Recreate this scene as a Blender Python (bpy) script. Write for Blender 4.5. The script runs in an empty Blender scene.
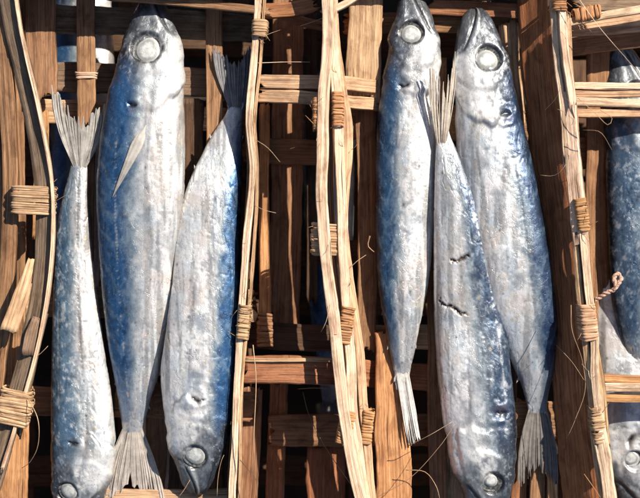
import bpy, math, random
import numpy as np

# ------------------------------------------------------------------ camera, sky, sun, exposure
scene = bpy.context.scene
PX = 0.0005                 # metres per photograph pixel at the fish plane
ZREF = 0.016                # height of the fish plane above the basket floor
ZCAM = 0.766                # camera height
cam_data = bpy.data.cameras.new("camera")
cam_data.sensor_width = 36.0
cam_data.lens = 36.0 * (ZCAM - ZREF) / (640 * PX)
cam_data.clip_start = 0.01
cam_data.clip_end = 50.0
cam_data.dof.use_dof = True
cam_data.dof.focus_distance = ZCAM - 0.024
cam_data.dof.aperture_fstop = 9.0
camera = bpy.data.objects.new("camera", cam_data)
camera.location = (0, 0, ZCAM)
scene.collection.objects.link(camera)
scene.camera = camera

SUN_EL, SUN_AZ = math.radians(42), math.radians(47)   # azimuth measured from picture-up towards the right
world = bpy.data.worlds.new("World")
scene.world = world
world.use_nodes = True
wn = world.node_tree
sky = wn.nodes.new("ShaderNodeTexSky")
sky.sky_type = 'NISHITA'
sky.sun_disc = False
sky.sun_elevation = SUN_EL
sky.sun_rotation = SUN_AZ
wn.links.new(sky.outputs[0], wn.nodes["Background"].inputs[0])
wn.nodes["Background"].inputs[1].default_value = 0.062

sun_data = bpy.data.lights.new("sun", 'SUN')
sun_data.energy = 5.0
sun_data.angle = math.radians(0.5)
sun_data.color = (1.0, 0.92, 0.80)
sun = bpy.data.objects.new("sun", sun_data)
sdir = np.array([math.sin(SUN_AZ) * math.cos(SUN_EL), math.cos(SUN_AZ) * math.cos(SUN_EL), math.sin(SUN_EL)])
sun.rotation_euler = (math.pi / 2 - SUN_EL, 0, math.pi - SUN_AZ)
sun.location = tuple(sdir * 2)
scene.collection.objects.link(sun)

vs = scene.view_settings
vs.view_transform = 'Standard'
vs.look = 'None'
vs.gamma = 1.0
vs.exposure = 0.68
vs.use_curve_mapping = False
scene.cycles.use_denoising = True
scene.cycles.max_bounces = 6

# ------------------------------------------------------------------ helpers
C = scene.collection
random.seed(7)
RNG = np.random.default_rng(11)


def W(px, py, z):
    """photo pixel at height z (m) -> world point"""
    k = PX * (ZCAM - z) / (ZCAM - ZREF)
    return np.array([(px - 320.0) * k, (249.0 - py) * k, z])


def hash3(i, j, k, seed):
    h = (i.astype(np.int64) * 374761393 + j.astype(np.int64) * 668265263 + k.astype(np.int64) * 2147483647 + seed * 974634777)
    h = (h ^ (h >> 13)) * 1274126177
    h = h & 0x7fffffff
    h = (h ^ (h >> 16)) * 1103515245 & 0x7fffffff
    h = h ^ (h >> 15)
    return (h & 0xffffff) / float(0x7fffff) - 1.0


def noise3(x, y, z, seed=0):
    x, y, z = np.broadcast_arrays(np.asarray(x, float), np.asarray(y, float), np.asarray(z, float))
    i, j, k = np.floor(x).astype(np.int64), np.floor(y).astype(np.int64), np.floor(z).astype(np.int64)
    fx, fy, fz = x - i, y - j, z - k
    fx, fy, fz = [f * f * f * (f * (f * 6 - 15) + 10) for f in (fx, fy, fz)]
    r = 0
    for a in (0, 1):
        for b in (0, 1):
            for c in (0, 1):
                w = (fx if a else 1 - fx) * (fy if b else 1 - fy) * (fz if c else 1 - fz)
                r = r + w * hash3(i + a, j + b, k + c, seed)
    return r


def fbm(x, y, z=0.0, seed=0, octv=4, gain=0.5):
    r, a, f = 0, 1.0, 1.0
    for o in range(octv):
        r = r + a * noise3(np.asarray(x) * f, np.asarray(y) * f, np.asarray(z) * f, seed + o * 17)
        a *= gain
        f *= 2.03
    return r


def sstep(a, b, x):
    t = np.clip((x - a) / (b - a), 0, 1)
    return t * t * (3 - 2 * t)


def mixc(a, b, t):
    return a + (b - a) * np.asarray(t)[..., None]


def catmull(P, n):
    """n points on a Catmull-Rom curve through P, even in chord length"""
    P = np.asarray(P, float)
    if len(P) == 2:
        t = np.linspace(0, 1, n)[:, None]
        return P[0] * (1 - t) + P[1] * t
    d = np.r_[0, np.cumsum(np.linalg.norm(np.diff(P, axis=0), axis=1))]
    T = np.zeros_like(P)
    T[1:-1] = (P[2:] - P[:-2]) / (d[2:] - d[:-2])[:, None]
    T[0] = (P[1] - P[0]) / (d[1] - d[0])
    T[-1] = (P[-1] - P[-2]) / (d[-1] - d[-2])
    q = np.linspace(0, d[-1], n)
    i = np.clip(np.searchsorted(d, q, side='right') - 1, 0, len(P) - 2)
    h = (d[i + 1] - d[i])[:, None]
    t = ((q - d[i])[:, None]) / h
    return ((2 * t**3 - 3 * t**2 + 1) * P[i] + (t**3 - 2 * t**2 + t) * h * T[i]
            + (-2 * t**3 + 3 * t**2) * P[i + 1] + (t**3 - t**2) * h * T[i + 1])


def empty(name, loc, label, cat, group=None):
    o = bpy.data.objects.new(name, None)
    o.empty_display_size = 0.01
    o.location = tuple(loc)
    C.objects.link(o)
    o["label"] = label
    o["category"] = cat
    if group:
        o["group"] = group
    return o


ORIG = {}


def root_origin(o):
    v = np.array(o.location[:])
    while o.parent:
        o = o.parent
        v = v + np.array(o.location[:])
    return v


def build(name, V, F, mat, parent=None, uv=None, col=None, tint=None, smooth=True):
    """one mesh object; V in world metres"""
    V = np.asarray(V, float)
    me = bpy.data.meshes.new(name)
    org = root_origin(parent) if parent else np.zeros(3)
    me.from_pydata((V - org).tolist(), [], F if isinstance(F, list) else F.tolist())
    me.polygons.foreach_set("use_smooth", [smooth] * len(me.polygons))
    if uv is not None:
        li = np.zeros(len(me.loops), np.int32)
        me.loops.foreach_get("vertex_index", li)
        l = me.uv_layers.new(name="UVMap")
        l.data.foreach_set("uv", np.asarray(uv)[li].astype(np.float32).ravel())
    if col is not None:
        a = me.color_attributes.new("pigment", 'FLOAT_COLOR', 'POINT')
        c = np.ones((len(V), 4), np.float32)
        c[:, :3] = col
        a.data.foreach_set("color", c.ravel())
    me.materials.append(mat)
    me.update()
    o = bpy.data.objects.new(name, me)
    C.objects.link(o)
    if parent:
        o.parent = parent
    if tint is not None:
        o.color = (*tint, 1.0)
    return o


def gridfaces(nu, nv, closed=True):
    i = np.arange(nu - 1)[:, None]
    j = np.arange(nv if closed else nv - 1)[None, :]
    j2 = (j + 1) % nv
    a = i * nv + j
    b = i * nv + j2
    c = (i + 1) * nv + j2
    d = (i + 1) * nv + j
    return np.stack([a, b, c, d], -1).reshape(-1, 4)


# ------------------------------------------------------------------ materials
def newmat(name):
    m = bpy.data.materials.new(name)
    m.use_nodes = True
    nt = m.node_tree
    return m, nt, nt.nodes["Principled BSDF"]


def N(nt, typ, **kw):
    n = nt.nodes.new(typ)
    for k, v in kw.items():
        if k.startswith("i_"):
            n.inputs[k[2:].replace("_", " ")].default_value = v
        else:
            setattr(n, k, v)
    return n


def math_node(nt, op, a, b=None, c=None, clamp=False):
    n = nt.nodes.new("ShaderNodeMath")
    n.operation = op
    n.use_clamp = clamp
    for i, v in enumerate((a, b, c)):
        if v is None:
            continue
        if isinstance(v, (int, float)):
            n.inputs[i].default_value = v
        else:
            nt.links.new(v, n.inputs[i])
    return n.outputs[0]


def maprange(nt, v, a, b, c=0.0, d=1.0):
    n = nt.nodes.new("ShaderNodeMapRange")
    nt.links.new(v, n.inputs[0])
    for i, x in enumerate((a, b, c, d)):
        n.inputs[i + 1].default_value = x
    return n.outputs[0]


def mixrgb(nt, fac, a, b, mode='MIX'):
    n = nt.nodes.new("ShaderNodeMix")
    n.data_type = 'RGBA'
    n.blend_type = mode
    for sock, v in ((n.inputs[0], fac), (n.inputs[6], a), (n.inputs[7], b)):
        if isinstance(v, (int, float)):
            sock.default_value = v
        elif isinstance(v, tuple):
            sock.default_value = (*v, 1.0)
        else:
            nt.links.new(v, sock)
    return n.outputs[2]


def noise_node(nt, vec, scale, detail=4.0, rough=0.55, dist=0.0):
    n = N(nt, "ShaderNodeTexNoise")
    n.inputs["Scale"].default_value = scale
    n.inputs["Detail"].default_value = detail
    n.inputs["Roughness"].default_value = rough
    n.inputs["Distortion"].default_value = dist
    nt.links.new(vec, n.inputs["Vector"])
    return n.outputs[0]


def bamboo_material():
    m, nt, bs = newmat("bamboo")
    L = nt.links
    uv = N(nt, "ShaderNodeUVMap").outputs[0]
    oi = N(nt, "ShaderNodeObjectInfo")
    rnd = math_node(nt, 'MULTIPLY', oi.outputs["Random"], 50.0)
    comb = N(nt, "ShaderNodeCombineXYZ")
    L.new(rnd, comb.inputs[0]); L.new(rnd, comb.inputs[1]); L.new(rnd, comb.inputs[2])
    add = N(nt, "ShaderNodeVectorMath"); add.operation = 'ADD'
    L.new(uv, add.inputs[0]); L.new(comb.outputs[0], add.inputs[1])

    def stretched(sx, sy):
        mp = N(nt, "ShaderNodeMapping")
        mp.inputs["Scale"].default_value = (sx, sy, 1)
        L.new(add.outputs[0], mp.inputs[0])
        return mp.outputs[0]
    grain = noise_node(nt, stretched(0.35, 9), 1.0, 5, 0.65, 0.15)          # broad bands (uv in cm)
    fine = noise_node(nt, stretched(0.7, 42), 1.0, 4, 0.6, 0.1)             # fibre lines
    stain = noise_node(nt, stretched(0.9, 1.6), 1.0, 5, 0.6, 0.6)
    speck = noise_node(nt, stretched(7, 14), 1.0, 3, 0.6)
    crack = noise_node(nt, stretched(0.22, 16), 1.0, 2, 0.5, 0.1)
    base = oi.outputs["Color"]
    hsv = N(nt, "ShaderNodeHueSaturation")
    L.new(base, hsv.inputs["Color"])
    hsv.inputs["Value"].default_value = 1.0
    c = mixrgb(nt, maprange(nt, grain, 0.35, 0.68), mixrgb(nt, 1.0, base, (0.60, 0.52, 0.45), 'MULTIPLY'),
               mixrgb(nt, 1.0, base, (1.28, 1.27, 1.22), 'MULTIPLY'))
    c = mixrgb(nt, maprange(nt, fine, 0.52, 0.72, 0, 0.42), c, mixrgb(nt, 1.0, base, (0.30, 0.22, 0.16), 'MULTIPLY'))
    c = mixrgb(nt, maprange(nt, fine, 0.28, 0.42, 0.30, 0.0), c, mixrgb(nt, 1.0, base, (1.5, 1.5, 1.45), 'MULTIPLY'))
    c = mixrgb(nt, maprange(nt, stain, 0.46, 0.70, 0, 0.72), c, mixrgb(nt, 1.0, c, (0.42, 0.34, 0.29), 'MULTIPLY'))
    c = mixrgb(nt, maprange(nt, speck, 0.68, 0.76, 0, 0.75), c, (0.03, 0.022, 0.016))
    ck = maprange(nt, crack, 0.66, 0.70, 0, 1)
    c = mixrgb(nt, math_node(nt, 'MULTIPLY', ck, 0.85), c, (0.035, 0.02, 0.012))
    L.new(c, bs.inputs["Base Color"])
    L.new(maprange(nt, grain, 0.3, 0.7, 0.45, 0.72), bs.inputs["Roughness"])
    bs.inputs["Specular IOR Level"].default_value = 0.35
    h = math_node(nt, 'ADD', math_node(nt, 'MULTIPLY', grain, 0.8), math_node(nt, 'MULTIPLY', fine, -0.5))
    h = math_node(nt, 'SUBTRACT', h, math_node(nt, 'MULTIPLY', ck, 0.9))
    b = N(nt, "ShaderNodeBump")
    b.inputs["Strength"].default_value = 0.9
    b.inputs["Distance"].default_value = 0.0009
    L.new(h, b.inputs["Height"])
    L.new(b.outputs[0], bs.inputs["Normal"])
    return m


def skin_material():
    m, nt, bs = newmat("fish_skin")
    L = nt.links
    tc = N(nt, "ShaderNodeTexCoord").outputs["Object"]
    at = N(nt, "ShaderNodeAttribute")
    at.attribute_name = "pigment"
    pig = at.outputs["Color"]

    def sc(x, y, z):
        mp = N(nt, "ShaderNodeMapping")
        mp.inputs["Scale"].default_value = (x, y, z)
        L.new(tc, mp.inputs[0])
        return mp.outputs[0]
    n1 = noise_node(nt, sc(1, .7, 1), 260, 6, 0.68, 0.6)
    n2 = noise_node(nt, sc(1, .8, 1), 900, 4, 0.65, 0.4)
    n3 = noise_node(nt, sc(1, .45, 1), 90, 5, 0.6, 1.0)
    n4 = noise_node(nt, sc(1, 1, 1), 2100, 2, 0.6)
    nl = noise_node(nt, sc(1, .12, 1), 420, 4, 0.6, 0.3)        # wrinkles running along the body
    c = mixrgb(nt, maprange(nt, n3, 0.35, 0.7, 0.0, 0.40), pig, mixrgb(nt, 1.0, pig, (0.60, 0.62, 0.66), 'MULTIPLY'))
    c = mixrgb(nt, maprange(nt, n1, 0.52, 0.68, 0, 0.40), c, mixrgb(nt, 1.0, c, (0.46, 0.47, 0.50), 'MULTIPLY'))
    c = mixrgb(nt, maprange(nt, n2, 0.58, 0.72, 0, 0.40), c, mixrgb(nt, 0.40, c, (0.74, 0.77, 0.80)))
    c = mixrgb(nt, maprange(nt, n2, 0.40, 0.30, 0, 0.60), c, mixrgb(nt, 1.0, c, (0.30, 0.33, 0.40), 'MULTIPLY'))
    c = mixrgb(nt, maprange(nt, n4, 0.70, 0.80, 0, 0.35), c, (0.78, 0.79, 0.78))
    n5 = noise_node(nt, sc(1, .55, 1), 1500, 3, 0.7, 0.5)
    c = mixrgb(nt, maprange(nt, n5, 0.46, 0.34, 0, 0.36), c, mixrgb(nt, 1.0, c, (0.42, 0.44, 0.48), 'MULTIPLY'))
    c = mixrgb(nt, maprange(nt, n5, 0.58, 0.70, 0, 0.22), c, mixrgb(nt, 1.0, c, (1.35, 1.33, 1.30), 'MULTIPLY'))
    vor = N(nt, "ShaderNodeTexVoronoi")
    vor.feature = 'DISTANCE_TO_EDGE'
    vor.inputs["Scale"].default_value = 300
    wob = N(nt, "ShaderNodeVectorMath"); wob.operation = 'MULTIPLY_ADD'
    nc = N(nt, "ShaderNodeTexNoise"); nc.inputs["Scale"].default_value = 400; nc.inputs["Detail"].default_value = 4
    L.new(tc, nc.inputs["Vector"])
    L.new(nc.outputs["Color"], wob.inputs[0]); wob.inputs[1].default_value = (.004, .004, .004); L.new(sc(1, .6, 1), wob.inputs[2])
    L.new(wob.outputs[0], vor.inputs["Vector"])
    ck = math_node(nt, 'MULTIPLY', maprange(nt, vor.outputs["Distance"], 0.0, 0.06, 1.0, 0.0), maprange(nt, n3, 0.45, 0.62))
    c = mixrgb(nt, math_node(nt, 'MULTIPLY', ck, 0.32), c, mixrgb(nt, 1.0, c, (0.28, 0.28, 0.30), 'MULTIPLY'))
    L.new(c, bs.inputs["Base Color"])
    L.new(maprange(nt, n3, 0.3, 0.7, 0.58, 0.30), bs.inputs["Metallic"])
    L.new(maprange(nt, n1, 0.3, 0.7, 0.28, 0.46), bs.inputs["Roughness"])
    bs.inputs["Specular IOR Level"].default_value = 0.6
    bs.inputs["Coat Weight"].default_value = 0.18
    bs.inputs["Coat Roughness"].default_value = 0.22
    h = math_node(nt, 'ADD', math_node(nt, 'MULTIPLY', n1, 0.9), math_node(nt, 'MULTIPLY', n2, 0.6))
    h = math_node(nt, 'ADD', h, math_node(nt, 'MULTIPLY', n3, 0.9))
    h = math_node(nt, 'ADD', h, math_node(nt, 'MULTIPLY', nl, 0.9))
    h = math_node(nt, 'ADD', h, math_node(nt, 'MULTIPLY', n5, 0.28))
    h = math_node(nt, 'SUBTRACT', h, math_node(nt, 'MULTIPLY', ck, 0.5))
    b = N(nt, "ShaderNodeBump")
    b.inputs["Strength"].default_value = 0.8
    b.inputs["Distance"].default_value = 0.00016
    L.new(h, b.inputs["Height"])
    L.new(b.outputs[0], bs.inputs["Normal"])
    return m


def fin_material():
    m, nt, bs = newmat("fish_fin")
    L = nt.links
    at = N(nt, "ShaderNodeAttribute")
    at.attribute_name = "pigment"
    tc = N(nt, "ShaderNodeTexCoord").outputs["Object"]
    n = noise_node(nt, tc, 260, 4, 0.6)
    c = mixrgb(nt, maprange(nt, n, 0.4, 0.65, 0, 0.3), at.outputs["Color"],
               mixrgb(nt, 1.0, at.outputs["Color"], (0.45, 0.42, 0.40), 'MULTIPLY'))
    L.new(c, bs.inputs["Base Color"])
    bs.inputs["Roughness"].default_value = 0.5
    b = N(nt, "ShaderNodeBump")
    b.inputs["Strength"].default_value = 0.5
    b.inputs["Distance"].default_value = 0.0006
    L.new(n, b.inputs["Height"])
    L.new(b.outputs[0], bs.inputs["Normal"])
    tr = N(nt, "ShaderNodeBsdfTranslucent")
    L.new(c, tr.inputs[0])
    mx = N(nt, "ShaderNodeMixShader")
    mx.inputs[0].default_value = 0.25
    L.new(bs.outputs[0], mx.inputs[1]); L.new(tr.outputs[0], mx.inputs[2])
    tp = N(nt, "ShaderNodeBsdfTransparent")
    mx2 = N(nt, "ShaderNodeMixShader")
    L.new(maprange(nt, n, 0.35, 0.65, 0.06, 0.24), mx2.inputs[0])
    L.new(mx.outputs[0], mx2.inputs[1]); L.new(tp.outputs[0], mx2.inputs[2])
    L.new(mx2.outputs[0], nt.nodes["Material Output"].inputs[0])
    return m


def eye_materials():
    m, nt, bs = newmat("cooked_eye")
    tc = N(nt, "ShaderNodeTexCoord").outputs["Object"]
    n = noise_node(nt, tc, 600, 4, 0.6)
    c = mixrgb(nt, maprange(nt, n, 0.35, 0.7), (0.55, 0.56, 0.54), (0.33, 0.34, 0.34))
    uv = N(nt, "ShaderNodeUVMap").outputs[0]
    sep = N(nt, "ShaderNodeSeparateXYZ")
    nt.links.new(uv, sep.inputs[0])
    rad = math_node(nt, 'ADD', sep.outputs[0], math_node(nt, 'MULTIPLY', math_node(nt, 'SUBTRACT', n, 0.5), 0.35))
    c = mixrgb(nt, maprange(nt, rad, 0.50, 0.66, 0, 0.75), c, (0.20, 0.205, 0.20))
    c = mixrgb(nt, maprange(nt, rad, 0.74, 0.86, 0, 0.8), c, (0.42, 0.42, 0.40))
    nt.links.new(c, bs.inputs["Base Color"])
    bs.inputs["Roughness"].default_value = 0.38
    bs.inputs["Coat Weight"].default_value = 0.2
    bs.inputs["Coat Roughness"].default_value = 0.15
    b = N(nt, "ShaderNodeBump"); b.inputs["Strength"].default_value = 0.3; b.inputs["Distance"].default_value = 0.0006
    nt.links.new(n, b.inputs["Height"]); nt.links.new(b.outputs[0], bs.inputs["Normal"])
    m2, nt2, b2 = newmat("eye_ring")
    tc2 = N(nt2, "ShaderNodeTexCoord").outputs["Object"]
    n2 = noise_node(nt2, tc2, 900, 3, 0.6)
    c2 = mixrgb(nt2, maprange(nt2, n2, 0.4, 0.65), (0.02, 0.021, 0.022), (0.15, 0.15, 0.145))
    nt2.links.new(c2, b2.inputs["Base Color"])
    b2.inputs["Roughness"].default_value = 0.42
    return m, m2


def simple_noise_mat(name, a, b, scale, rough=0.8):
    m, nt, bs = newmat(name)
    tc = N(nt, "ShaderNodeTexCoord").outputs["Object"]
    n = noise_node(nt, tc, scale, 5, 0.6)
    nt.links.new(mixrgb(nt, maprange(nt, n, 0.35, 0.65), a, b), bs.inputs["Base Color"])
    bs.inputs["Roughness"].default_value = rough
    bp = N(nt, "ShaderNodeBump"); bp.inputs["Strength"].default_value = 0.6; bp.inputs["Distance"].default_value = 0.002
    nt.links.new(n, bp.inputs["Height"]); nt.links.new(bp.outputs[0], bs.inputs["Normal"])
    return m


BAMBOO = bamboo_material()
SKIN = skin_material()
FIN = fin_material()
EYE, RING = eye_materials()
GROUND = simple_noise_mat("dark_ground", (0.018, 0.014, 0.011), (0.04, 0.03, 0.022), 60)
STRING = simple_noise_mat("pink_string", (0.62, 0.40, 0.30), (0.40, 0.24, 0.18), 900, 0.7)

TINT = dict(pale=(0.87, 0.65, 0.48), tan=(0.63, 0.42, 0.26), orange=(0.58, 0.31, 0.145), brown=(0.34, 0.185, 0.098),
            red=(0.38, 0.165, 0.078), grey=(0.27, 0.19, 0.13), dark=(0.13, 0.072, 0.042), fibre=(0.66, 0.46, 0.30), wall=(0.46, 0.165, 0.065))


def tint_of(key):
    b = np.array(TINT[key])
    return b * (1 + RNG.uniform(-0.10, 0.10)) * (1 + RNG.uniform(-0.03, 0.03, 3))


# ------------------------------------------------------------------ bamboo pieces
SEED = [100]


def strip(parent, name, pts, w, th=2.4, tilt=0.0, tint='tan', z=0.0, ragged=0.06, taper=None, ends=2.0, wave=0.6):
    """a split-bamboo strip. pts: photo pixels (x, y[, z mm]); w in photo px, th in mm, z in mm"""
    SEED[0] += 1
    sd = SEED[0]
    P = np.array([W(p[0], p[1], (p[2] if len(p) > 2 else z) / 1000.0) for p in pts])
    length = np.linalg.norm(np.diff(P, axis=0), axis=1).sum()
    n = int(np.clip(length / 0.0022, 8, 150))
    Q = catmull(P, n)
    u = np.linspace(0, length * 100, n)                       # cm
    T = np.gradient(Q, axis=0)
    T /= np.linalg.norm(T, axis=1)[:, None]
    up = np.array([0, 0, 1.0])
    S = np.cross(np.broadcast_to(up, T.shape), T)
    S /= np.linalg.norm(S, axis=1)[:, None]
    B = np.cross(T, S)
    a = math.radians(tilt) + 0.05 * noise3(u * 0.35, sd * 3.1, 0, sd)
    S2 = S * np.cos(a)[:, None] + B * np.sin(a)[:, None]
    B2 = -S * np.sin(a)[:, None] + B * np.cos(a)[:, None]
    hw = w * PX / 2 * np.ones(n)
    if taper is not None:
        hw = hw * np.interp(np.linspace(0, 1, n), np.linspace(0, 1, len(taper)), taper)
    K = 15
    A = np.r_[np.linspace(-1, 1, K)]
    Ae = np.sign(A) * (1 - (1 - np.abs(A))**1.25)
    KB = 5
    Ab = np.linspace(1, -1, KB)
    Aall = np.r_[Ae, Ab]
    top = np.r_[np.ones(K), -np.ones(KB)]
    UU, AA = np.meshgrid(u, Aall, indexing='ij')
    TT = np.broadcast_to(top, UU.shape)
    sgn = np.sign(AA)
    rag = 1 + ragged * (fbm(UU * 0.55, sgn * 3.3, 0, sd, 4, 0.6) + 0.5 * np.minimum(0, noise3(UU * 2.3, sgn * 5.1, 2, sd + 5)))
    off = AA * rag * hw[:, None]
    t2 = th / 1000 / 2
    tr = min(t2, 0.0011) * (1.0 if w > 16 else 0.45)
    ridge = tr * (0.30 * fbm(AA * 3.2 + sd, UU * 0.12, 0, sd, 3, 0.7) + 0.18 * noise3(UU * 0.8, AA, 5, sd))
    round_ = 1 - 0.40 * np.clip((np.abs(AA) - 0.88) / 0.12, 0, 1)**2
    hgt = TT * t2 * round_ + np.where(TT > 0, ridge, 0)
    bow = wave * 0.001 * noise3(u * 0.28, sd * 1.7, 0, sd + 9)
    lat = wave * 0.0009 * noise3(u * 0.22, sd * 2.7, 4, sd + 2)
    V = Q[:, None, :] + S2[:, None, :] * (off + lat[:, None])[..., None] + B2[:, None, :] * (hgt + bow[:, None])[..., None]
    for e, s in ((0, -1), (-1, 1)):                             # frayed ends
        j = ends * 0.001 * fbm(Aall * 4.0 + e, sd, 0, sd + 31, 3, 0.8)
        V[e] += T[e] * (s * j)[:, None]
    nv = K + KB
    F = gridfaces(n, nv).tolist()
    F.append(list(range(nv))[::-1])
    F.append([(n - 1) * nv + k for k in range(nv)])
    uvv = np.stack([UU, AA * hw[:, None] * 100 + (TT < 0) * 3.3], -1).reshape(-1, 2)
    return build(name, V.reshape(-1, 3), F, BAMBOO, parent, uv=uvv, tint=tint_of(tint))


def tube(parent, name, P, r0, r1, tint='fibre', sides=5, mat=None, n=None):
    P = np.asarray(P)
    length = np.linalg.norm(np.diff(P, axis=0), axis=1).sum()
    n = n or int(np.clip(length / 0.0022, 6, 80))
    Q = catmull(P, n)
    V, uv = tube_verts(Q, np.linspace(r0, r1, n), sides)
    F = gridfaces(n, sides).tolist()
    F.append(list(range(sides))[::-1]); F.append([(n - 1) * sides + k for k in range(sides)])
    return build(name, V, F, mat or BAMBOO, parent, uv=uv, tint=tint_of(tint))


def tube_verts(Q, r, sides, flat=1.0):
    T = np.gradient(Q, axis=0)
    T /= np.linalg.norm(T, axis=1)[:, None] + 1e-12
    ref = np.array([0.31, 0.22, 0.93])
    S = np.cross(T, ref); S /= np.linalg.norm(S, axis=1)[:, None]
    B = np.cross(T, S)
    a = np.linspace(0, 2 * math.pi, sides, endpoint=False)
    V = Q[:, None, :] + r[:, None, None] * (np.cos(a)[None, :, None] * S[:, None, :] + flat * np.sin(a)[None, :, None] * B[:, None, :])
    u = np.linspace(0, len(Q) * 0.1, len(Q))
    uv = np.stack(np.meshgrid(u, np.linspace(0, 0.1, sides), indexing='ij'), -1).reshape(-1, 2)
    return V.reshape(-1, 3), uv


def fibre(parent, pts, r=0.25, z=30.0, tint='fibre', r1=None):
    P = [W(p[0], p[1], (p[2] if len(p) > 2 else z) / 1000.0) for p in pts]
    return tube(parent, "loose_fibre", P, 0.72 * r / 1000, (r1 if r1 is not None else r * 0.5) / 1000, tint)


def lashing(parent, cx, cy, ang, length, width, height, z, turns=9, tint='tan', tuft=3):
    """bands wound round the rim: centre px, ang = direction of the rim in degrees (90 = up the picture), sizes px / px / mm"""
    SEED[0] += 1
    sd = SEED[0]
    r = random.Random(sd)
    c = W(cx, cy, z / 1000.0)
    a = math.radians(ang)
    ax = np.array([math.cos(a), math.sin(a), 0])
    sx = np.array([math.sin(a), -math.cos(a), 0])
    up = np.array([0, 0, 1.0])
    turns = int(turns * 1.35 + 0.5)
    Lm, wm, hm = length * PX, width * PX / 2, height / 2000.0
    VV, FF, UV = [], [], []
    base = 0
    ns, nt_ = 8, 28
    for k in range(turns):
        th = np.linspace(0, 2 * math.pi, nt_)
        e = 0.42
        f = (k + 0.5) / turns - 0.5
        grow = 1 + 0.07 * r.uniform(-1, 1) + 0.05 * (1 - abs(2 * f))
        X = np.sign(np.cos(th)) * np.abs(np.cos(th))**e * wm * grow
        Z = np.sign(np.sin(th)) * np.abs(np.sin(th))**e * hm * grow
        A = (f + 0.55 / turns * th / (2 * math.pi)) * Lm + r.uniform(-0.12, 0.12) * Lm / turns
        A = A + 0.16 * Lm / turns * np.sin(th * 2 + r.uniform(0, 6))
        Q = c + A[:, None] * ax + X[:, None] * sx + Z[:, None] * up
        NX = np.sign(np.cos(th)) * np.abs(np.cos(th))**1.6
        NZ = np.sign(np.sin(th)) * np.abs(np.sin(th))**1.6
        Nr = NX[:, None] * sx + NZ[:, None] * up
        Nr /= np.linalg.norm(Nr, axis=1)[:, None]
        hb = Lm / turns * 0.60 * r.uniform(0.75, 1.1) * (1 + 0.18 * np.sin(th * 3 + r.uniform(0, 6)))
        prof = np.array([(-1, 0), (-.75, .7), (-.25, .95), (.3, 1.0), (.8, .6), (1, 0), (.6, -1), (-.6, -1)])
        tk = min(0.00045, Lm / turns * 0.45)
        V = (Q[:, None, :] + (prof[None, :, 0] * hb[:, None])[..., None] * ax + (prof[:, 1] * tk)[None, :, None] * Nr[:, None, :]).reshape(-1, 3)
        circ = np.r_[0, np.cumsum(np.linalg.norm(np.diff(Q, axis=0), axis=1))] * 100
        uv = np.stack([np.repeat(circ, ns), np.tile(prof[:, 0], nt_) * hb.repeat(ns) * 100 + k * 0.37], -1)
        VV.append(V); UV.append(uv + r.uniform(0, 9))
        FF += (gridfaces(nt_, ns) + base).tolist()
        base += len(V)
    for k in range(tuft):                                         # frayed fibres stuck in the binding
        p0 = c + ax * Lm * r.uniform(-.5, .5) + sx * wm * r.choice((-1, 1)) * r.uniform(.6, 1) + up * hm * r.uniform(.3, 1)
        d = ax * r.uniform(-1, 1) + sx * r.uniform(-1, 1) + up * r.uniform(.1, .5)
        l = r.uniform(.003, .009)
        Q = catmull([p0, p0 + d * l * .5 + up * .001, p0 + d * l], 8)
        V, uv = tube_verts(Q, np.linspace(.0002, .00008, 8), ns, 1)
        VV.append(V); UV.append(uv)
        FF += (gridfaces(8, ns) + base).tolist()
        base += len(V)
    return build("lashing", np.concatenate(VV), FF, BAMBOO, parent, uv=np.concatenate(UV), tint=tint_of(tint))


# ------------------------------------------------------------------ fish
COLS = dict(back=np.array([0.024, 0.090, 0.215]), edge=np.array([0.010, 0.014, 0.028]), mid=np.array([0.25, 0.31, 0.355]),
            silver=np.array([0.83, 0.82, 0.80]), belly=np.array([0.90, 0.86, 0.81]), dark=np.array([0.02, 0.021, 0.026]),
            head=np.array([0.21, 0.225, 0.24]))


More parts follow.
